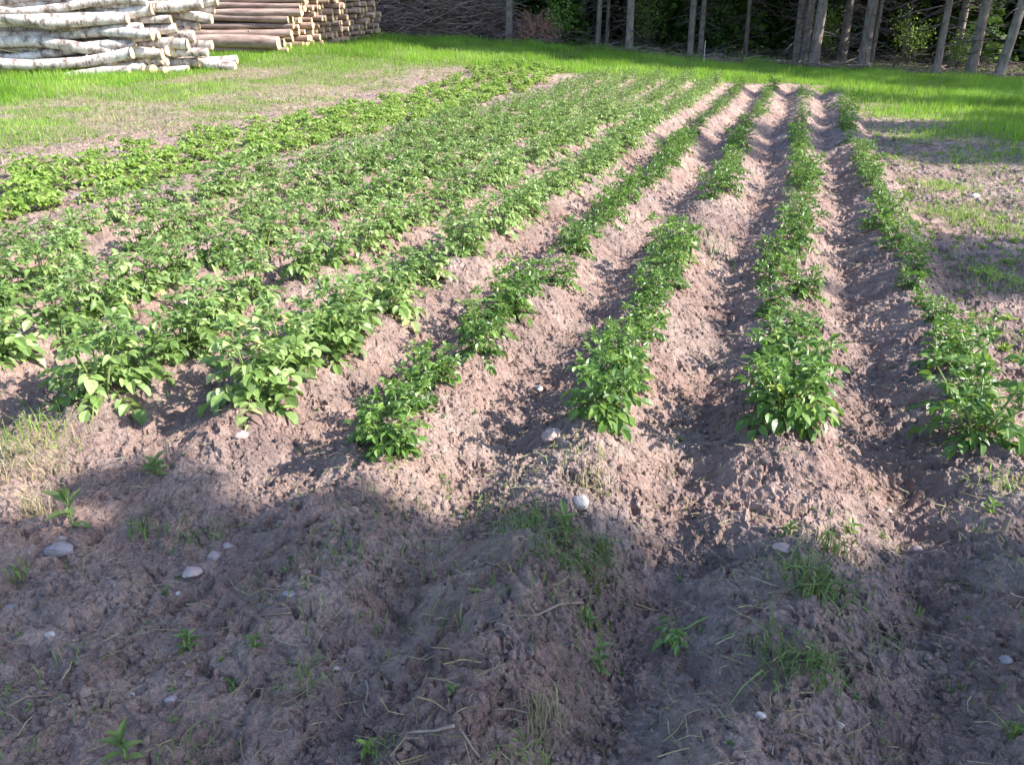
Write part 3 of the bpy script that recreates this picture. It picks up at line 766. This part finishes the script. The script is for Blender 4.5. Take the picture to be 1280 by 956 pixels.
# ------------------------------------------------------------------ grass
def blades(x, y, z, h, w_, rs, seg=1, lean=.5):
    n = len(x); a = rs.uniform(0, 2*PI, n); la = rs.uniform(0, 2*PI, n); ln = lean*rs.random(n)*h
    sx = np.cos(a)*w_*.5; sy = np.sin(a)*w_*.5; tx = np.cos(la)*ln; ty = np.sin(la)*ln
    tint = rs.uniform(.1, .9, n)
    if seg == 1:
        v = np.stack([np.stack([x-sx, y-sy, z-.02], -1), np.stack([x+sx, y+sy, z-.02], -1), np.stack([x+tx, y+ty, z+h], -1)], 1).reshape(-1, 3)
        return v, [np.arange(3*n).reshape(-1, 3)], np.repeat(tint, 3)
    L = []
    for t_, wd in ((0, 1), (.4, .9), (.75, .6)):
        cx = x+tx*t_*t_; cy = y+ty*t_*t_; cz = z+h*(t_*(1.25-.25*t_)-.3*lean*t_**3)
        L += [np.stack([cx-sx*wd, cy-sy*wd, cz-.01*(t_ == 0)], -1), np.stack([cx+sx*wd, cy+sy*wd, cz-.01*(t_ == 0)], -1)]
    L.append(np.stack([x+tx, y+ty, z+h*(1-.35*lean)], -1))
    v = np.stack(L, 1).reshape(-1, 3); o = (np.arange(n)*7)[:, None]
    q = np.concatenate([o+[0, 1, 3, 2], o+[2, 3, 5, 4]]); t3 = o+[4, 5, 6]
    return v, [q, t3], np.repeat(tint, 7)
rs = np.random.default_rng(33)
n = 900000
aa = np.radians(rs.uniform(-58, 24, n)); dd = np.sqrt(rs.uniform(5.**2, 32.5**2, n)); x = dd*np.sin(aa); y = dd*np.cos(aa)
lmv = lawnmask(x, y)
weedyzone = (x < -9.0) & (x > -14.5) & (y < 22)
crop = (x > -9) & (x < .2) & (y < 22)
dens = np.clip(lmv, 0, 1)**1.3*np.where(weedyzone, .5, .75)
clump = sst(fbm(x, y, .35, 3, 88), -.7, .5)
fe = sst(dd+fbm(x, y, 1.2, 3, 3)*1.0-np.interp(np.degrees(aa), [-30, -14, -6, 12], [30.8, 29.8, 28.6, 27.4]), -.2, .9)
keep = (rs.random(n) < dens*(.35+.65*clump)*(1-.93*fe)) & ~crop
x = x[keep]; y = y[keep]; d_ = np.hypot(x, y); lk = lmv[keep]; wz = weedyzone[keep]
z = macro(x, y)[0]
h = rs.uniform(.05, .20, len(x))*np.where(wz, .55, 1)*(.55+.45*lk)*(.7+.5*sst(fbm(x, y, 1.1, 2, 99), -.5, .5))
h *= np.where(d_ > 29, 1.5, 1)
v, f, tt = blades(x, y, z, h, rs.uniform(.009, .02, len(x)), rs, 1, .5)
tt = np.clip(tt*.8+np.repeat(.32*fbm(x, y, 1.1, 4, 123), 3), 0, 1)
b = MB(); b.add(v, f, tt)
tag(link('meadow_grass', b.mesh('meadow_grass', M['grass'])), 'lush bright green grass around the plot', 'grass', kind='stuff')
print('blades', len(x))
n = 150000; aa = np.radians(rs.uniform(-58, 24, n)); dd = np.sqrt(rs.uniform(8.**2, 30.**2, n)); x = dd*np.sin(aa); y = dd*np.cos(aa)
lw = lawnmask(x, y); k_ = ((x < -8.5) | (y > 22.5) | (lw > .6)) & (rs.random(n) < np.where(lw < .85, 1, .22)) & (rs.random(n) < .3+.7*sst(fbm(x, y, .5, 3, 505), -.4, .5)); x = x[k_]; y = y[k_]; lw = lw[k_]
v, f, tt = blades(x, y, macro(x, y)[0], rs.uniform(.03, .11, len(x))*(1+1.1*(lw > .8)), rs.uniform(.008, .016, len(x)), rs, 1, 1.3)
b = MB(); b.add(v, f, tt); tag(link('dry_meadow_grass', b.mesh('dry_meadow_grass', M['dry'])), 'dry straw coloured short grass over the bare strips', 'dry grass', kind='stuff')
# sparse weeds between rows, on tan strips and on the right margin
def sprig(b, x, y, z, s_, rs, mi=0):
    for i in range(int(rs.integers(4, 9))):
        a = rs.uniform(0, 6.28); e = rs.uniform(.1, 1.2)
        leaflet(b, np.array([x, y, z]), np.array([math.cos(a)*math.cos(e), math.sin(a)*math.cos(e), math.sin(e)]), np.array([0, 0, 1.])+rs.normal(size=3)*.3, s_*rs.uniform(.6, 1.3), s_*rs.uniform(.25, .5), rs, 1, mi=mi)
b = MB(); b_n = MB(); n = 5200
px_ = []
for i in range(n):
    u = rs.random()
    if u < .30: x, y = rs.uniform(1.0, 3.2), rs.uniform(2.5, 20)
    elif u < .62: x, y = rs.uniform(-10.2, -8.2), rs.uniform(4, 24)
    elif u < .72: x, y = rs.uniform(-6.1, -5.0), rs.uniform(3, 24)
    elif u < .86: x, y = rs.uniform(-14, -9.5), rs.uniform(6, 22)
    else: x, y = rs.uniform(-2.2, 1.2), rs.uniform(.9, 2.9); u = .87 if rs.random() < .4 else 2
    dn = float(fbm(np.array([x]), np.array([y]), .7, 3, 222)[0])
    if rs.random() > (.55+.9*dn): continue
    if u > 1: continue
    px_.append((x, y, u))
zz_ = ground_h([p[0] for p in px_], [p[1] for p in px_])
for (x, y, u), z in zip(px_, zz_):
    sprig(b if u < .86 else b_n, x, y, z, (.045 if u < .86 else .017)*rs.uniform(.5, 1.3), rs)
tag(link('weed_seedlings', b.mesh('weed_seedlings', M['bright'])), 'tiny green weed seedlings scattered over bare soil', 'weeds', kind='stuff')
tag(link('tiny_seedlings', b_n.mesh('tiny_seedlings', M['weed'])), 'tiny dull green seedlings on the shaded bare headland', 'seedlings', kind='stuff')
# fine grass sparse on field headland and margins
n = 70000; x = rs.uniform(-3.2, 3.8, n); y = rs.uniform(.75, 20, n)*rs.uniform(.3, 1, n)+.5
lo = (x > 1.05) | ((y < 2.6)); cmask = fbm(x, y, .5, 3, 414)
k_ = lo & (rs.random(n) < np.where(y < 2.6, sst(cmask, .05, .8)*.9, sst(cmask, -.5, .6)))
x = x[k_]; y = y[k_]; z = ground_h(x, y)
v, f, tt = blades(x, y, z, rs.uniform(.02, .075, len(x)), rs.uniform(.002, .005, len(x))*np.where(y > 4, 2, 1), rs, 2, 1.2)
b = MB(); b.add(v, f, tt); tag(link('sparse_grass', b.mesh('sparse_grass', M['weed'])), 'thin sparse grass sprouting from the bare soil', 'grass', kind='stuff')

# ------------------------------------------------------------------ crumbs, pebbles, straw on the soil
def rock_t(rs, sub=1):
    t_ = (1+5**.5)/2
    V = np.array([(-1, t_, 0), (1, t_, 0), (-1, -t_, 0), (1, -t_, 0), (0, -1, t_), (0, 1, t_), (0, -1, -t_), (0, 1, -t_), (t_, 0, -1), (t_, 0, 1), (-t_, 0, -1), (-t_, 0, 1)], float)
    F = [(0, 11, 5), (0, 5, 1), (0, 1, 7), (0, 7, 10), (0, 10, 11), (1, 5, 9), (5, 11, 4), (11, 10, 2), (10, 7, 6), (7, 1, 8), (3, 9, 4), (3, 4, 2), (3, 2, 6), (3, 6, 8), (3, 8, 9), (4, 9, 5), (2, 4, 11), (6, 2, 10), (8, 6, 7), (9, 8, 1)]
    V /= np.linalg.norm(V, axis=1)[:, None]; V = list(V)
    for _ in range(sub-1 if sub > 1 else 0):
        mid = {}; G = []
        def m_(a, b):
            k = (min(a, b), max(a, b))
            if k not in mid: V.append(nrm(np.asarray(V[a])+V[b])); mid[k] = len(V)-1
            return mid[k]
        for a, b_, c in F:
            x_, y_, z_ = m_(a, b_), m_(b_, c), m_(c, a); G += [(a, x_, z_), (x_, b_, y_), (z_, y_, c), (x_, y_, z_)]
        F = G
    V = np.array(V)
    q = rs.normal(size=(5, 3)); q /= np.linalg.norm(q, axis=1)[:, None]; cut = rs.uniform(.42, .8, 5)
    for i in range(5):       # flattened facets
        dd_ = V@q[i]; V = V-np.maximum(0, dd_-cut[i])[:, None]*q[i]*.85
    V *= 1+(.17 if sub == 1 else .035)*rs.normal(size=(len(V), 1))
    return V, np.array(F)
RT = [rock_t(rs) for _ in range(8)]
def scatter_rocks(n, rmin, rmax, gen, mat, name, label, cat, power=3.):
    x, y = gen(n); z = ground_h(x, y); b = MB()
    for i in range(len(x)):
        V, F_ = RT[int(rs.integers(8))]; s_ = rmin+(rmax-rmin)*rs.random()**power; a = rs.uniform(0, 6.28)
        V = V*s_*rs.uniform(.45, 1.2, 3); c_, q = math.cos(a), math.sin(a)
        V = np.stack([V[:, 0]*c_-V[:, 1]*q+x[i], V[:, 0]*q+V[:, 1]*c_+y[i], V[:, 2]*.8+z[i]+s_*.25], -1)
        b.add(V, [F_], rs.random())
    return tag(link(name, b.mesh(name, mat, False)), label, cat, kind='stuff')
def gen_near(n):
    a = np.radians(rs.uniform(-60, 27, n)); d = 1.0+7.5*rs.random(n)**1.4
    return d*np.sin(a), d*np.cos(a)
def gen_crumb(n):
    x, y = gen_near(int(n*2.2)); k_ = rs.random(len(x)) < .12+.88*sst(fbm(x, y, .35, 3, 55), -.35, .6); return x[k_][:n], y[k_][:n]
M['clod'] = plainmat('soil_clod', (.16, .11, .095), (.30, .215, .19), 90., .95, .5, dist=.003)
scatter_rocks(42000, .002, .015, gen_crumb, M['ground'], 'soil_crumbs', 'loose crumbs and small clods of dry soil', 'soil crumbs', 4.)
scatter_rocks(160, .004, .013, gen_near, M['stone'], 'gravel', 'small pale gravel bits lying in the soil', 'gravel')
# straw and root bits
b = MB(); x, y = gen_near(4600); z = ground_h(x, y)
for i in range(len(x)):
    a = rs.uniform(0, 6.28); L = rs.uniform(.015, .09); c_, s_ = math.cos(a), math.sin(a); bd = rs.normal()*.3
    p0 = np.array([x[i], y[i], z[i]+.004]); p1 = p0+np.array([c_, s_, 0])*L*.5; p2 = p0+np.array([math.cos(a+bd), math.sin(a+bd), 0])*L
    p1[2] += .004; p2[2] += rs.uniform(-.003, .012)
    b.tube([p0, p1, p2], rs.uniform(.0006, .0015), 3, cap=False, tint=rs.random())
tag(link('straw_litter', b.mesh('straw_litter', M['dry'])), 'dry straw and root bits strewn over the soil', 'straw', kind='stuff')

# ------------------------------------------------------------------ single stones
def px2m(px, py):      # metres per photo pixel at a ground point
    x, y = at(px, py); d = math.sqrt(x*x+y*y+CAM_H**2); return d*math.cos(math.atan(math.hypot(px-640, py-478)/1005))/1005*1.0
def stone(px, py, wpx, mat, label, flat=.6, sub=3):
    x, y = at(px, py); r = wpx*px2m(px, py)*.5
    V, F_ = rock_t(rs, sub); V = V*np.array([1, .75, flat])*r*.92
    b = MB(); b.add(V, [F_]); me_ = b.mesh('stone', M[mat], False)
    o = link('stone', me_, loc=(x, y, gh(x, y)+r*flat*.12), rz=R(18.7)+rs.uniform(-.4, .4))
    return tag(o, label, 'stone', 'stones lying on the soil')
for a in [(728, 631, 30, 'white_stone', 'bright white rounded stone below the second front plant cluster', .7),
          (75, 691, 38, 'stone', 'large smooth violet grey stone near the upright broadleaf weed', .6),
          (80, 675, 17, 'brown_stone', 'small reddish stone touching the large violet grey stone', .7),
          (60, 790, 17, 'white_stone', 'small white stone on shaded soil below the large grey stone', .8),
          (265, 696, 25, 'stone', 'angular pale grey stone left of the shaded bare patch', .7),
          (285, 682, 15, 'stone', 'small grey stone just behind the angular pale stone', .7),
          (504, 685, 14, 'stone', 'small light grey pebble in the shade below the first bush', .7),
          (362, 752, 21, 'stone', 'round grey stone half buried in the trodden soil', .5),
          (12, 755, 34, 'stone', 'flat violet grey stone at the left border of the soil', .35),
          (213, 872, 18, 'stone', 'grey pebble beside the dark hollow at lower left', .7),
          (277, 846, 12, 'stone', 'tiny grey pebble near the dark hollow', .8),
          (165, 862, 11, 'white_stone', 'tiny white pebble left of the dark hollow', .7),
          (222, 742, 9, 'white_stone', 'tiny white stone below the flat brown slab', .7),
          (240, 718, 34, 'brown_stone', 'flat brown slab of crusted soil below the pale stone', .3),
          (950, 896, 14, 'white_stone', 'white angular pebble, left one of the pair on lower soil', .8),
          (1050, 899, 13, 'white_stone', 'white angular pebble, right one of the pair on lower soil', 1.),
          (980, 692, 34, 'brown_stone', 'pale flat reddish stone below the third front plant', .3),
          (1018, 566, 20, 'brown_stone', 'oval pinkish stone at the foot of the tall bushy plant', .6),
          (958, 632, 12, 'white_stone', 'small pale pebble on the ridge below the tall bushy plant', .8),
          (1111, 642, 13, 'white_stone', 'small pale pebble in the furrow before the last row', .8),
          (1257, 826, 16, 'stone', 'dark grey pebble on the shaded ridge at lower right', .7),
          (420, 832, 10, 'white_stone', 'tiny pale pebble beside the flopped grass tuft', .8),
          (672, 483, 15, 'white_stone', 'pale stone on the sunny slope left of the second cluster', .6),
          (283, 444, 20, 'stone', 'light grey stone between the pale potato rows', .5),
          (103, 246, 15, 'white_stone', 'white stone on the bare strip beside the bright beans', .7),
          (1218, 246, 16, 'white_stone', 'white flat stone among weeds on the right margin', .5),
          (300, 546, 24, 'brown_stone', 'reddish clod shaped stone before the pale front plant', .6),
          (690, 552, 30, 'brown_stone', 'brown lumpy stone in the shadow left of the second cluster', .7),
          (576, 652, 13, 'stone', 'grey pebble at the boundary of sun and shade', .7),
          (1145, 690, 18, 'brown_stone', 'rough brown pebble on the right shaded ridge', .7),
          (850, 560, 14, 'brown_stone', 'brown pebble in the furrow left of the tall bushy plant', .7)]:
    stone(*a)

# ------------------------------------------------------------------ single weeds and tufts
def tuft(px, py, n, hpx, spread, label, mat='weed', lean=1.0, name='grass_tuft', wd=.004):
    n = int(n*1.7); wd *= .8; hpx *= .85; lean *= 1.2
    x, y = at(px, py); m_ = px2m(px, py); r = spread*m_
    xs = rs.normal(size=n)*r*.5; ys = rs.normal(size=n)*r*.5
    zs = ground_h(xs+x, ys+y); z0 = gh(x, y)
    v, f, tt = blades(xs, ys, zs-z0, rs.uniform(.45, 1.1, n)*hpx*m_, rs.uniform(.6, 1.3, n)*wd, rs, 2, lean)
    b = MB(); b.add(v, f, tt)
    return tag(link(name, b.mesh(name, M[mat]), loc=(x, y, z0)), label, 'grass tuft' if mat != 'dry' else 'dry grass')
tuft(178, 665, 14, 50, 14, 'grass tuft with curved blades right of the upright broadleaf weed', lean=1.4, wd=.007)
tuft(385, 850, 26, 40, 30, 'flopped fine grass tuft on the trodden soil at lower left', lean=1.6)
tuft(25, 716, 22, 22, 16, 'small bright green grass tuft at the left border', 'bright')
tuft(230, 945, 20, 50, 60, 'scattered thin grass at the bottom left of centre', lean=1.2)
tuft(681, 905, 40, 80, 26, 'tall pale dry grass clump at the bottom centre', 'dry', .5, wd=.003)
tuft(662, 655, 90, 34, 40, 'thick dark grass tuft at the edge of the shade', lean=1.2)
tuft(715, 700, 60, 52, 40, 'long floppy green grass below the white stone', lean=1.7, wd=.006)
tuft(750, 690, 30, 45, 20, 'bent grass clump right of the floppy green grass', lean=1.8, wd=.006)
tuft(1015, 735, 60, 60, 36, 'long green grass growing in the furrow below the tall plant', lean=1.5, wd=.006)
tuft(1035, 690, 30, 50, 20, 'upright grass near the long furrow grass', lean=.9)
tuft(975, 830, 40, 60, 50, 'flopped grass spread over the clods at lower right of centre', lean=1.9, wd=.006)
tuft(1020, 840, 26, 60, 24, 'drooping grass clump beside the flopped grass', lean=1.6, wd=.006)
tuft(1272, 915, 12, 44, 14, 'bright grass blades in the lower right corner', 'bright', wd=.006)
tuft(30, 585, 120, 40, 60, 'pale dry grass mat before the leftmost potato plants', 'dry', 1.5)
tuft(50, 545, 80, 45, 60, 'yellow green grass growing under the leftmost potato plants', 'bright', 1.2)
tuft(45, 640, 34, 55, 20, 'thin yellowish grass stalks left of the upright broadleaf weed', 'dry', .6)
tuft(470, 945, 16, 40, 24, 'short grass sprouts at the bottom edge left of centre')
tuft(660, 948, 30, 28, 36, 'light green grass patch on the bottom edge of the centre', 'bright', 1.4)
tuft(410, 695, 40, 26, 60, 'sparse weedy grass in the shade before the first bush', lean=1.4)
tuft(240, 670, 50, 26, 40, 'mossy grass patch behind the angular pale stone', lean=1.2)
tuft(735, 775, 24, 30, 26, 'yellow green tuft above the fork-shaped twig', 'bright', 1.2)
tuft(1250, 605, 34, 26, 36, 'light green weedy tuft behind the wooden stub', 'bright', 1.4)
tuft(740, 600, 50, 34, 40, 'dry and green stubble at the foot of the second cluster', 'dry', 1.2)
tuft(1150, 775, 10, 22, 10, 'few pale grass blades on the shaded right ridge', 'bright')
tuft(870, 300, 60, 34, 60, 'weedy clump filling the gap in the third row', lean=1.2, wd=.008)
for q, (px, py, lb) in enumerate([(1240, 125, 'sunlit grass clump at the far right corner'), (1110, 130, 'sunlit grass clump beyond the end of the rightmost row'), (1185, 235, 'yellowish weed clump on the right margin, farthest of three'), (1190, 270, 'yellowish weed clump on the right margin, middle of three'), (1255, 290, 'yellowish weed clump on the right margin, nearest of three'), (1250, 350, 'green weed clump in the shade band on the right margin')]):
    tuft(px, py, 130, 20, 44, lb, 'bright', 1.5, wd=.006)
def broadweed(px, py, hpx, nl, label, lsz=.06, mat='weed', name='broadleaf_weed', upright=.8):
    x, y = at(px, py); m_ = px2m(px, py); H = hpx*m_; z0 = gh(x, y)
    root = bpy.data.objects.new(name, None); C.objects.link(root); root.location = (x, y, z0)
    sb = MB(); sb.tube([(0, 0, -.02), (.004, 0, H*.4), (.0, .006, H*.75)], [.004, .003, .002], 6)
    link('stem', sb.mesh('weed_stem', M['stem'], True), root)
    b = MB()
    for i in range(nl):
        t_ = (i+.5)/nl; a = i*2.4+rs.uniform(-.3, .3); e = upright*t_+.15+rs.normal()*.12
        leaflet(b, np.array([0, 0, H*.75*t_]), np.array([math.cos(a)*math.cos(e), math.sin(a)*math.cos(e), math.sin(e)]), np.array([0, 0, 1.]), lsz*rs.uniform(.8, 1.2), lsz*.42, rs, 0)
    link('leaves', b.mesh('weed_leaves', M[mat]), root)
    return tag(root, label, 'weed')
broadweed(92, 662, 52, 6, 'upright weed with a few broad pointed leaves behind the large grey stone', .075, upright=1.3)
broadweed(236, 808, 30, 16, 'low clover-like weed on the shaded soil at left', .035, upright=.7)
broadweed(318, 808, 18, 6, 'tiny weed seedling right of the clover-like weed', .03)
broadweed(748, 842, 50, 10, 'small upright green weed below the twig', .035, upright=1.)
broadweed(735, 782, 26, 7, 'weed with pale tips beside the twig end', .03)
broadweed(158, 955, 44, 8, 'bushy green weed at the bottom left edge', .045, upright=1.1)
broadweed(196, 592, 22, 12, 'low bluish green weed in the small shaded hollow', .05)
broadweed(985, 672, 20, 9, 'small green weed on the clods below the tall plant', .03)
broadweed(1062, 668, 20, 7, 'small yellow green weed right of the furrow grass', .03, 'bright')
broadweed(706, 668, 30, 7, 'round leaved weed left of the white stone', .05)
broadweed(565, 632+235, 14, 5, 'tiny weed left of the dry grass clump', .02)
broadweed(1238, 640, 22, 8, 'light green weed between last plant and wooden stub', .035, 'bright')
broadweed(640-350, 858, 14, 5, 'tiny weed by the dark hollow', .022)
broadweed(460, 945, 22, 6, 'small yellowish weed at the bottom edge', .03, 'bright')
# uprooted wilted potato sprig
b = MB(); root = bpy.data.objects.new('wilted_sprig', None); C.objects.link(root)
x, y = at(858, 800); root.location = (x, y, gh(x, y)+.012)
sb = MB(); sb.tube([(.05, .06, .015), (.02, .02, .02), (0, 0, .012), (-.03, -.02, .01)], [.003, .003, .0025, .002], 6); link('stem', sb.mesh('sprig_stem', M['stem'], True), root)
for i in range(9):
    a = 3.6+rs.uniform(-1., 1.); compound(b, np.array([.0, 0, .012]), np.array([math.cos(a), math.sin(a), rs.uniform(0, .35)]), rs.uniform(.05, .08), .3, rs, 1, .4, 2)
link('leaves', b.mesh('sprig_leaves', M['potato_l']), root)
tag(root, 'limp wilted potato sprig lying in the shaded furrow', 'sprig')

# ------------------------------------------------------------------ twigs and stakes
def twig(pts, rad, label, mat='oldwood', forks=()):
    P3 = []
    for px, py in pts:
        x, y = at(px, py); P3.append(np.array([x, y, gh(x, y)+rad+.004]))
    b = MB(); o_ = P3[0].copy(); b.tube([p_-o_ for p_ in P3], np.linspace(rad, rad*.5, len(P3)), 6)
    for i, (qx, qy) in forks:
        x, y = at(qx, qy); e = np.array([x, y, gh(x, y)+rad+.006]); b.tube([P3[i]-o_, e-o_], [rad*.6, rad*.3], 5)
    return tag(link('twig', b.mesh('twig', M[mat], True), loc=tuple(o_)), label, 'twig')
twig([(728, 757), (700, 763), (670, 767), (640, 769), (612, 772)], .004, 'long pale twig lying across the shaded soil', 'oldwood', [(2, (655, 752))])
twig([(568, 924), (545, 920), (520, 923), (492, 920)], .004, 'pale curved twig at the bottom left of centre', 'oldwood')
twig([(457, 848), (460, 862), (456, 876)], .003, 'short curled root end on the lower soil')
twig([(268, 788), (285, 786), (298, 787)], .003, 'short dark twig beside the clover-like weed')
twig([(12, 894), (35, 880), (66, 872)], .003, 'thin pale twig at the lower left')
twig([(365, 770), (340, 773), (310, 772)], .0025, 'thin dark stalk below the round grey stone')
twig([(628, 780), (640, 800), (652, 830)], .002, 'thin root strand dangling left of the twig')
twig([(578, 930), (590, 945), (600, 955)], .003, 'short pale stick at the bottom edge')
twig([(900, 545), (870, 556), (845, 562)], .003, 'dry stalk in the shadow of the tall bushy plant')
def stub(px, py, h, r, label, name='wooden_stub', mat='oldwood', tilt=(.1, .05)):
    x, y = at(px, py); z = gh(x, y); b = MB()
    b.tube([(0, 0, -.04), (tilt[0]*h*.5, tilt[1]*h*.5, h*.5), (tilt[0]*h, tilt[1]*h, h)], [r, r*.95, r*.85], 7)
    return tag(link(name, b.mesh(name, M[mat]), loc=(x, y, z)), label, 'stake')
stub(1252, 672, .055, .010, 'short brown wooden stub sticking out of the right ridge')
stub(452, 622, .085, .004, 'thin pale stalk standing below the first dark green bush', 'dry_stalk')
stub(211, 578, .07, .004, 'thin dry stalk standing in the small shaded hollow', 'dry_stalk', tilt=(0, .1))
stub(990, 637, .04, .008, 'broken brown stub between clods below the tall plant')
x, y = pol(884, 27.5); z = gh(x, y); b = MB(); b.tube([(0, 0, -.1), (0, 0, .72)], [.011, .010], 8)
tag(link('marker_stick', b.mesh('marker_stick', M['white_stone']), loc=(x, y, z)), 'thin white marker stick in the grass at the forest edge', 'stick')
